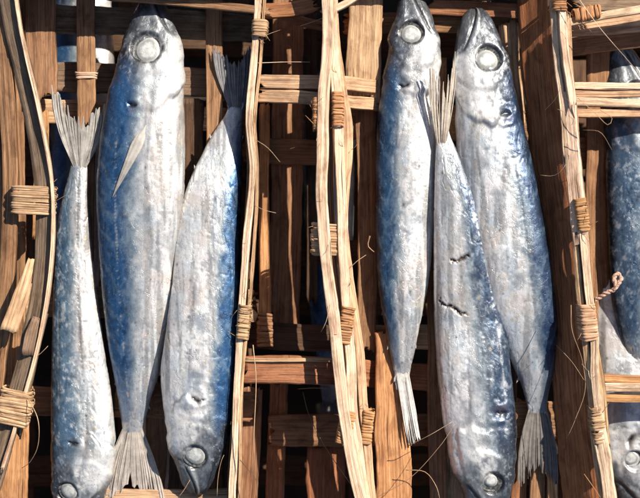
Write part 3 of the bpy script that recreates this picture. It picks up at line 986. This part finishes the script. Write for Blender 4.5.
strip(low, "slat", [(-40, 45), (300, 42), (700, 40)], 34, tint='dark', z=-62)
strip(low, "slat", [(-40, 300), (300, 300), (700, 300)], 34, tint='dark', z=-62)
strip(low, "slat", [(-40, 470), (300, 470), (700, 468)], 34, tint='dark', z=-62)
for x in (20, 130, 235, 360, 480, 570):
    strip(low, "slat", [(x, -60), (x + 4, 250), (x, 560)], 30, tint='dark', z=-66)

for zz in (-112, -78, -44, -14):  # unseen outer walls, added to keep sun off the ground in the holes
    strip(low, "wall_slat", [(-70, -72, zz), (300, -76, zz), (740, -72, zz)], 66, tilt=86, tint='brown')
    strip(low, "wall_slat", [(-70, 585, zz), (300, 589, zz), (740, 585, zz)], 66, tilt=86, tint='brown')
    strip(low, "wall_slat", [(-72, -80, zz), (-76, 250, zz), (-72, 590, zz)], 66, tilt=86, tint='brown')
    strip(low, "wall_slat", [(744, -80, zz), (748, 250, zz), (744, 590, zz)], 66, tilt=86, tint='brown')

# ---- middle basket: floor weave
strip(mid, "slat", [(366, -60, 6), (365, 30, 6), (363, 100, 6)], 35, tint='tan', taper=[1, 1, 1.03])
strip(mid, "slat", [(366, 95), (367, 220), (366, 350)], 21, tint='brown', z=1)
strip(mid, "slat", [(390, 330), (393, 420), (394, 500), (394, 570)], 36, tint='orange', z=5, taper=[.85, 1, 1, 1])
strip(mid, "slat", [(330, 122), (400, 122), (480, 124), (560, 126)], 38, tint='brown', z=0)
strip(mid, "slat", [(345, 25), (420, 24), (500, 22), (560, 20)], 22, tint='brown', z=-1)
strip(mid, "slat", [(430, 8), (500, 10), (556, 13)], 16, tint='red', z=5)
strip(mid, "slat", [(340, 336), (420, 338), (500, 340), (580, 342)], 26, tint='tan', z=-3)
strip(mid, "slat", [(380, 205), (470, 206), (580, 208)], 30, tint='brown', z=-3)
strip(mid, "slat", [(437, 60), (436, 200), (437, 350), (438, 480), (440, 560)], 18, tint='brown', z=-2)
strip(mid, "slat", [(455, 440), (452, 500), (450, 570)], 34, tint='tan', z=-4)
strip(mid, "slat", [(481, -60), (481, 5), (480, 40), (482, 120)], 19, tint='grey', z=2)
strip(mid, "slat", [(508, 24, 0), (509, 50, 0), (514, 90, 0), (520, 160, 0)], 22, tint='tan')
strip(mid, "slat", [(505, 140), (505, 300), (508, 560)], 22, tint='dark', z=-6)
strip(mid, "slat", [(507, 420), (560, 419), (600, 420)], 36, tint='brown', z=0)
strip(mid, "slat", [(538, 440), (537, 500), (536, 570)], 15, tint='brown', z=3)
strip(mid, "slat", [(549, 466, 7), (551, 500, 7), (553, 560, 6)], 10, tint='orange', taper=[.5, 1, 1])
strip(mid, "slat", [(380, 540), (480, 541), (620, 540)], 30, tint='tan', z=-2)
strip(mid, "slat", [(523, 400), (519, 470), (516, 570)], 16, tint='red', z=-3)
# left rim of the middle basket: three strips that spread and cross, bound in four places
RA = [(327, -40), (327, 0), (328, 40), (324, 90), (323, 150), (322.5, 200), (327, 260), (334, 320), (340, 380), (348, 440), (361, 498), (380, 560)]
RB = [(331, -40), (333, 20), (335, 60), (338, 110), (339, 160), (341, 215), (342, 255), (345, 300), (350, 360), (353, 410), (359, 455), (366, 498), (384, 560)]
RC = [(332, -40), (335, 40), (341, 85), (348, 125), (348, 165), (344, 215), (347, 262), (354, 310), (360, 350), (363, 400), (367, 445), (372, 500), (386, 560)]
strip(mid, "rim_strip", [(x, y, 38) for x, y in RA], 11.5, th=2.8, tint='pale', tilt=8, ragged=0.09)
strip(mid, "rim_strip", [(x, y, 36) for x, y in RB], 10, th=2.8, tint='pale', tilt=-8, ragged=0.09)
strip(mid, "rim_strip", [(x, y, 33) for x, y in RC], 9.5, th=2.8, tint='tan', tilt=-20, ragged=0.10)
strip(mid, "wall_slat", [((x + x2) / 2, y, 19) for (x, y), (x2, y2) in zip(RA, RB)], 34, th=2, tilt=88, tint='brown')
strip(mid, "wall_slat", [((x + x2) / 2, y, 1) for (x, y), (x2, y2) in zip(RA, RB)], 28, th=2, tilt=88, tint='red')
lashing(mid, 318, 115, 90, 32, 9, 9, 33, 9, 'orange', 3)
lashing(mid, 338, 110, 90, 34, 10, 9, 35, 9, 'orange', 2)
lashing(mid, 329, 240, 88, 31, 33, 11, 31, 9, 'tan', 9)
lashing(mid, 346, 325, 82, 36, 12, 9, 34, 10, 'orange', 4)
lashing(mid, 346, 427, 76, 34, 13, 9, 33, 10, 'orange', 3)
lashing(mid, 367, 427, 84, 32, 10, 9, 31, 9, 'orange', 3)
# right wall and rim of the middle basket
strip(mid, "wall_slat", [(536, -40, 14), (539, 40, 14), (546, 130, 15), (556, 220, 15), (566, 320, 15), (572, 400, 15), (582, 498, 15), (590, 560, 15)],
      44, th=2.6, tilt=42, tint='wall')
RR = [(552, -40), (559, 20), (565, 80), (569, 140), (576, 200), (582, 260), (588, 320), (593, 380), (600, 440), (607, 498), (616, 560)]
def on_rr(y):
    return float(np.interp(y, [q[1] for q in RR], [q[0] for q in RR]))


for dx, ya, yb, w, z, t, tl in ((-4.5, -40, 160, 6, 31, 'pale', 20), (2.5, -40, 110, 6.5, 33, 'pale', -10), (1, 95, 236, 13, 32, 'pale', 24),
                                (-4, 215, 560, 6, 30, 'tan', 30), (3.5, 205, 470, 7, 32, 'pale', 12), (7, 300, 450, 5, 29, 'tan', 0),
                                (2, 440, 560, 12, 32, 'pale', 15), (-2, 120, 330, 5, 27, 'tan', 10), (7.5, 20, 140, 4, 29, 'tan', 0)):
    strip(mid, "rim_strip", [(on_rr(y) + dx + 1.2 * math.sin(y * .05 + dx), y, z) for y in np.linspace(ya, yb, 7)], w * 1.2, th=4, tint=t, tilt=tl, ragged=0.13, ends=5)
strip(mid, "wall_slat", [(x + 2, y, 17) for x, y in RR], 26, th=2, tilt=86, tint='brown')
lashing(mid, 581, 215, 98, 32, 11, 9, 31, 9, 'orange', 5)
lashing(mid, 587, 322, 96, 36, 15, 12, 29, 10, 'tan', 6)
lashing(mid, 597, 425, 98, 36, 12, 10, 29, 9, 'tan', 4)
lashing(mid, 558, 6, 94, 14, 13, 12, 30, 5, 'orange', 4)
# top wall of the middle basket
strip(mid, "wall_slat", [(325, -30, -16), (400, -32, -16), (480, -32, -16), (560, -30, -16)], 60, tilt=84, tint='brown')  # unseen low slat, added to stop sun passing under the wall
strip(mid, "wall_slat", [(325, -26, 8), (400, -28, 8), (480, -28, 8), (560, -26, 8)], 52, tilt=84, tint='brown')
strip(mid, "rim_strip", [(325, -26, 22), (400, -28, 22), (480, -28, 22), (560, -26, 22)], 8, th=5, tint='tan')
strip(mid, "rim_strip", [(326, 12, 34), (345, 4, 34), (366, -10, 34)], 7, th=4, tint='pale')

# ---- right basket
for x0, ya, yb, w, z, t in ((566, 86, 86, 7, 8, 'pale'), (566, 94, 94, 8, 7, 'tan'), (568, 102, 103, 9, 8, 'pale'), (568, 112, 114, 9, 6, 'tan')):
    strip(right, "beam", [(x0, ya, z), (610, (ya + yb) / 2 + .5, z), (720, yb, z)], w, th=5, tint=t, ragged=0.12)
for x0, ya, yb, w, z, t in ((590, 378, 380, 8, 5, 'orange'), (590, 387, 389, 9, 6, 'pale'), (590, 397, 400, 8, 4, 'orange')):
    strip(right, "beam", [(x0, ya, z), (630, (ya + yb) / 2, z), (720, yb, z)], w, th=5, tint=t, ragged=0.10)
strip(right, "slat", [(563, 25, 22), (600, 17, 22), (640, 10, 22), (720, -4, 22)], 8, th=4, tint='pale')
strip(right, "slat", [(566, 33, 10), (610, 26, 10), (660, 20, 10)], 18, tint='tan', taper=[.5, 1, 1])
strip(right, "slat", [(560, 48, 0), (620, 40, 0), (720, 30, 0)], 20, tint='brown')
strip(right, "slat", [(575, 5, 8), (640, 6, 8), (720, 10, 8)], 12, tint='grey')
strip(right, "slat", [(598, -30, -14), (597, 120, -14), (597, 240, -14), (600, 330, -14)], 24, tint='brown')
strip(right, "slat", [(575, 152, -18), (640, 152, -18), (720, 152, -18)], 34, tint='brown')
strip(right, "slat", [(560, 300, -34), (640, 300, -34), (740, 300, -34)], 30, tint='brown')
strip(right, "slat", [(560, 440, -34), (640, 440, -34), (740, 440, -34)], 30, tint='brown')
strip(right, "slat", [(660, -40, -36), (660, 250, -36), (662, 560, -36)], 30, tint='brown')
lashing(right, 586, 14, 10, 26, 12, 8, 22, 7, 'orange', 8)

# ------------------------------------------------------------------ the fish
fish("mackerel", "narrow speckled mackerel lying head down beside the left rim, tail raised over the weave",
     [(528, 74, 78), (524, 66, 88), (515, 60, 96), (500, 55, 103), (470, 52, 110), (440, 51.5, 115), (400, 51.5, 112), (350, 52, 105), (300, 53, 98),
      (250, 55, 92), (220, 58, 90), (190, 64, 88.5), (170, 69.5, 88), (155, 72.5, 87), (146, 73, 86.5)],
     -1, 92, (69, 491, 9.5), fb=0.46, seed=3, lines=[([(88, 440), (81, 395), (77, 365)], (0.80, 0.78, 0.75), 3.0, .55), ([(80, 150), (79, 220), (80, 300), (84, 360), (90, 430)], (0.06, 0.06, 0.06), 1.5, .7), ([(62, 220), (60, 300), (61, 400)], (0.5, 0.5, 0.48), 1.2, .5)], lift=[(0, 0), (0.6, 1), (1, 8)], flecks=0.42, back=(0.09, 0.168, 0.265), gill=[(71, 440), (75, 442), (81, 441)],
     tail=dict(tips=[(51, 83), (80, 118), (107, 102)], col=(0.62, 0.59, 0.55), n=40, fray=0.16, dz=3, flare=6))
fish("mackerel", "widest mackerel with broad blue back lying head up in the left basket",
     [(-16, 149, 152), (-14, 146, 156), (-6, 142, 161), (5, 137, 167), (20, 130.5, 173), (45, 123, 179), (75, 114, 182), (110, 105, 184), (150, 99, 185), (200, 97, 184),
      (250, 99, 179), (300, 103, 173), (340, 108, 166), (380, 115, 157), (410, 120, 148), (432, 123, 143), (446, 124, 142)],
     -1, 122, (148, 50, 13.5), fb=0.43, seed=5, lines=[([(119, 120), (118, 200), (121, 280), (128, 380), (132, 430)], (0.55, 0.58, 0.60), 1.0, .6), ([(109, 250), (120, 256), (135, 258)], (0.02, 0.04, 0.10), 1.0, .6)], lift=[(0, 6), (.5, 2), (1, 1)], gill=[(130, 104), (134, 107), (140, 107)], pect=(149, 119, 112, 198, 12.5),
     tail=dict(tips=[(97, 508), (131, 486), (166, 506)], col=(0.60, 0.54, 0.49), n=52, fray=0.08, dz=2, root=438, flare=3), finlets=4)
fish("mackerel", "mackerel lying head down against the right rim of the left basket",
     [(495, 194, 199), (492, 188, 206), (484, 182, 212), (465, 175, 220), (440, 169, 227), (410, 164, 232), (370, 160.5, 235), (330, 166, 238),
      (290, 171, 240), (250, 175, 240.5), (210, 181, 241), (180, 190, 242), (150, 204, 243), (130, 215, 243), (110, 227, 243), (95, 231, 242)],
     1, 98, (195, 455, 11), fb=0.27, seed=9, lift=[(0, 7), (0.6, 6), (1, 4)], lines=[([(181, 395), (185, 350)], (0.80, 0.78, 0.75), 3.0, .5), ([(215, 160), (213, 210), (214, 300), (209, 380)], (0.78, 0.79, 0.80), 1.1, .6), ([(197, 270), (193, 320), (190, 380)], (0.13, 0.14, 0.16), 1.6, .45)], gill=[(194, 396), (199, 399), (205, 398)],
     tail=dict(tips=[(212, 44), (236, 62), (256, 36)], col=(0.34, 0.33, 0.34), n=40, fray=0.10, dz=2, flare=5), finlets=3)
fish("mackerel", "mackerel lying head up beside the pale crossed rim, with a pale torn tail strip",
     [(-8, 409, 414), (-6, 404, 421), (3, 399, 427), (15, 396, 432), (33, 391, 437), (60, 386, 440), (90, 381, 439), (130, 377, 437), (180, 375.5, 435),
      (230, 375.5, 433), (270, 377, 430), (300, 380, 425), (330, 385, 419), (355, 390, 414), (375, 394, 410), (390, 396, 408)],
     -1, 104, (411, 34, 10.5), fb=0.33, seed=14, lines=[([(396, 120), (393, 180), (392, 240), (398, 300)], (0.10, 0.12, 0.17), 1.4, .6), ([(413, 100), (404, 125), (396, 150)], (0.2, 0.2, 0.2), 1.1, .5)], back=(0.03, 0.083, 0.175), gill=[(398, 86), (402, 88), (408, 86)], lift=[(0, 4), (0.6, 2), (1, 6)],
     tail=dict(tips=[(408, 447), (421, 441)], col=(0.85, 0.83, 0.80), n=20, fray=0.2, dz=2, root=384), finlets=3)
fish("mackerel", "mackerel lying head down between two others with dark cracks torn in its pale belly",
     [(520, 484, 490), (517, 476, 498), (508, 469, 505), (490, 461, 511), (460, 452, 515), (430, 445, 516), (400, 440, 514), (360, 436, 510), (320, 434, 505),
      (280, 433.5, 497), (240, 433.5, 489), (200, 434, 478), (170, 435, 465), (150, 436, 457), (135, 436, 450), (122, 436, 447)],
     1, 96, (491, 481, 10), fb=0.42, seed=21, lines=[([(461, 432), (457, 385)], (0.80, 0.78, 0.75), 3.4, .6), ([(470, 200), (486, 270), (498, 340), (504, 400)], (0.70, 0.72, 0.74), 1.2, .6), ([(474, 300), (484, 350), (486, 390)], (0.09, 0.10, 0.12), 1.8, .55)], back=(0.036, 0.068, 0.135), gill=[(494, 410), (499, 412), (505, 411)], lift=[(0, 5), (0.5, 5), (1, 17)],
     cracks=[[(449, 260), (455, 261), (462, 257), (468, 255)], [(438, 299), (442, 304), (452, 307), (458, 312), (466, 313)]],
     tail=dict(tips=[(429, 62), (443, 78), (458, 48)], col=(0.85, 0.74, 0.63), n=34, fray=0.45, dz=8, flare=2), blue=0.75, flecks=0.25, lens=0.70)
fish("mackerel", "pale grey mackerel lying head up beside the reddish right wall of the middle basket",
     [(8, 471, 476), (10, 467, 483), (18, 462, 490), (35, 457, 498), (60, 455, 507), (90, 455, 515), (130, 456, 525), (170, 459, 534), (210, 464, 542),
      (250, 470, 549), (290, 480, 554), (320, 490, 557), (345, 503, 556), (370, 515, 554), (390, 523, 549), (410, 528, 546), (425, 530, 545)],
     1, 112, (487, 60, 11.5), fb=0.30, seed=27, lines=[([(495, 124), (500, 165)], (0.80, 0.78, 0.75), 3.0, .5), ([(505, 130), (518, 200), (528, 270), (535, 340)], (0.05, 0.06, 0.09), 1.6, .6), ([(474, 150), (484, 220), (498, 290)], (0.2, 0.21, 0.23), 1.6, .45)], back=(0.018, 0.053, 0.135), gill=[(499, 116), (504, 114), (509, 114)], lift=[(0, 4), (0.5, 5), (1, 4)],
     tail=dict(tips=[(519, 490), (537, 468), (557, 490)], col=(0.30, 0.27, 0.25), n=44, fray=0.12, dz=2, root=418, flare=5), blue=0.8, finlets=3)
# right basket
fish("mackerel", "dark-backed mackerel lying head up under the pale beam at the right edge",
     [(45, 618, 622), (47, 613, 630), (56, 609, 638), (75, 606, 648), (105, 604, 660), (150, 605, 672), (200, 606, 676), (260, 608, 674), (300, 612, 668),
      (340, 620, 658), (370, 628, 648), (390, 632, 645)],
     -1, 108, (634, 92, 9), zf=-22, fb=0.50, seed=33, flecks=0.25, back=(0.055, 0.10, 0.17), lift=[(0, 0), (1, 8)],
     tail=dict(tips=[(615, 440), (640, 425), (668, 440)], n=28), pect=None)
fish("mackerel", "white-flanked mackerel lying head down beneath the dark-backed one at the right edge",
     [(520, 640, 645), (517, 630, 656), (505, 618, 668), (480, 606, 678), (450, 599, 684), (410, 594, 686), (370, 590, 684), (320, 587, 676), (270, 586, 660),
      (230, 588, 640), (200, 592, 626), (180, 596, 616), (170, 598, 612)],
     1, 100, (631, 458, 9), zf=-32, fb=0.30, seed=39, slit=[(626, 437, 9, -60)], tail=dict(tips=[(585, 130), (604, 150), (622, 132)], n=26), blue=0.6)
# lower layer, seen through the gaps
fish("mackerel", "shaded mackerel below the left basket, glimpsed through the upper left holes",
     [(-60, 78, 82), (-55, 68, 94), (-30, 60, 104), (0, 55, 110), (60, 50, 114), (120, 48, 112), (200, 50, 108), (280, 58, 100), (340, 68, 92), (370, 74, 88)],
     -1, 100, (85, -15, 10), zf=-52, fb=0.40, seed=44, nu=200, nvt=50, tail=dict(tips=[(60, 420), (80, 400), (102, 420)], n=24))
fish("mackerel", "shaded blue mackerel deep in the channel behind the pale crossed rim",
     [(60, 322, 326), (64, 313, 336), (85, 306, 345), (120, 302, 352), (180, 301, 354), (250, 304, 352), (310, 309, 347), (360, 316, 341), (400, 322, 337), (415, 323, 336)],
     -1, 100, (330, 105, 9), zf=-50, fb=0.55, seed=48, nu=200, nvt=50, tail=dict(tips=[(308, 470), (330, 445), (352, 470)], col=(.25, .24, .24), n=24))
fish("mackerel", "shaded mackerel below the left basket, glimpsed between the two lower heads",
     [(540, 165, 170), (535, 155, 180), (510, 147, 190), (470, 142, 197), (420, 140, 199), (350, 144, 194), (280, 152, 184), (220, 160, 176), (190, 163, 173)],
     1, 100, (160, 500, 10), zf=-50, fb=0.4, seed=52, nu=200, nvt=50, tail=dict(tips=[(150, 140), (168, 160), (188, 140)], n=24))

# ------------------------------------------------------------------ loose fibres and a knotted string
fibre(right, [(574, -8, 44), (600, 28, 44), (625, 57, 42), (650, 86, 40)], 0.22, tint='pale')
fibre(right, [(578, 98, 42), (596, 114, 46), (608, 125, 46), (612, 118, 44), (600, 110, 42)], 0.22)
fibre(right, [(583, 130, 42), (600, 132, 46), (612, 150, 42)], 0.2)
fibre(mid, [(540, 175, 26), (552, 176, 30), (560, 172, 34), (566, 164, 36)], 0.22)
fibre(mid, [(571, 305, 38), (572, 330, 42), (582, 360, 42), (585, 390, 40), (575, 420, 34), (568, 436, 30)], 0.28)
fibre(mid, [(556, 345, 20), (572, 362, 30), (584, 380, 36)], 0.18)
fibre(mid, [(584, 474, 30), (594, 488, 32), (604, 503, 32)], 0.3, tint='orange')
fibre(mid, [(545, 110, 28), (556, 98, 34), (561, 86, 38)], 0.18)
fibre(mid, [(408, 446, 18), (430, 435, 26), (452, 422, 30)], 0.3, tint='pale')
fibre(mid, [(372, 500, 16), (410, 478, 22), (440, 446, 28), (455, 424, 30)], 0.25)
fibre(mid, [(406, 470, 14), (425, 472, 16), (436, 486, 16), (440, 500, 14)], 0.3)
fibre(mid, [(330, 305, 40), (326, 322, 44), (321, 332, 42)], 0.22)
fibre(mid, [(366, 255, 30), (356, 262, 36), (350, 268, 38)], 0.2)
fibre(mid, [(370, 236, 14), (368, 246, 15), (374, 252, 14)], 0.5, tint='tan')
fibre(low, [(303, 392, 6), (308, 412, 8), (320, 438, 12), (335, 462, 22), (352, 486, 34)], 0.3)
fibre(low, [(298, 389, 6), (315, 388, 8), (330, 389, 10)], 0.25)
fibre(low, [(258, 63, 24), (285, 62, 26), (310, 62, 26)], 0.3, tint='pale')
fibre(low, [(300, 26, 24), (318, 20, 26), (330, 14, 30)], 0.3)
fibre(left, [(28, 398, 36), (38, 420, 42), (38, 445, 40), (30, 462, 34), (22, 468, 30)], 0.3)
fibre(left, [(30, 360, 30), (40, 354, 34), (48, 346, 34)], 0.25)
fibre(left, [(217, 496, 20), (218, 478, 22), (221, 462, 24), (224, 455, 24)], 0.3)
fibre(left, [(253, 345, 36), (256, 380, 40), (254, 440, 38), (256, 498, 34)], 0.35)
fibre(left, [(240, 460, 38), (250, 472, 42), (256, 480, 42)], 0.25)
fibre(left, [(256, 140, 40), (268, 148, 44), (280, 162, 44)], 0.18)
fibre(left, [(254, 205, 40), (264, 210, 44), (276, 213, 44)], 0.2)
fibre(left, [(178, 498, 30), (184, 490, 32), (190, 480, 33)], 0.25)

rs = random.Random(5)
for par, path, zz in ((mid, RA, 40), (mid, RR, 44), (left, RL, 34), (mid, RC, 36), (mid, RR, 44)):
    for q in range(5):
        i = rs.randrange(1, len(path) - 2)
        t = rs.random()
        x = path[i][0] * (1 - t) + path[i + 1][0] * t + rs.uniform(-4, 4)
        y = path[i][1] * (1 - t) + path[i + 1][1] * t
        l, a = rs.uniform(4, 11), rs.uniform(-0.9, 0.9) + rs.choice((0, math.pi)) + math.pi / 2
        cv = rs.uniform(-4, 4)
        fibre(par, [(x, y, zz), (x + math.cos(a) * l * .5 + cv, y + math.sin(a) * l * .5, zz + 2), (x + math.cos(a) * l, y + math.sin(a) * l, zz + rs.uniform(0, 3))],
              rs.uniform(0.12, 0.26), tint=rs.choice(('pale', 'fibre', 'orange')))


def knotted_string():
    root = empty("knotted_string", W(612, 288, 0.01), "short pink knotted string sticking out over the white fish beside the right rim", "string")
    P = [W(*p[:2], p[2] / 1000) for p in ((592, 302, 26), (600, 297, 27), (606, 293, 28), (613, 290, 28), (617, 285, 28), (621, 279, 27), (618, 274, 27), (614, 278, 28), (616, 286, 29))]
    V, F, UV, base = [], [], [], 0
    for ph in (0, math.pi):
        Q = catmull(P, 70)
        T = np.gradient(Q, axis=0); T /= np.linalg.norm(T, axis=1)[:, None]
        S = np.cross(T, [0, 0, 1.0]); S /= np.linalg.norm(S, axis=1)[:, None] + 1e-9
        B = np.cross(T, S)
        a = np.arange(70) * 0.55 + ph
        Q = Q + 0.00055 * (np.cos(a)[:, None] * S + np.sin(a)[:, None] * B)
        v, uv = tube_verts(Q, np.full(70, 0.0007), 8)
        V.append(v); F += (gridfaces(70, 8) + base).tolist(); base += len(v)
    build("cord", np.concatenate(V), F, STRING, root)
    V, F, base = [], [], 0
    for q in range(4):
        t = np.linspace(0, 2 * math.pi, 20)
        c = W(615 + q * 0.8, 289 - 1.6 * q, 0.028)
        Q = c + 0.0015 * (np.cos(t)[:, None] * np.array([0.7, 0.5, 0]) + np.sin(t)[:, None] * np.array([0, 0, 1.0]))
        v, uv = tube_verts(Q, np.full(20, 0.0006), 6)
        V.append(v); F += (gridfaces(20, 6) + base).tolist(); base += len(v)
    build("knot", np.concatenate(V), F, STRING, root)


knotted_string()
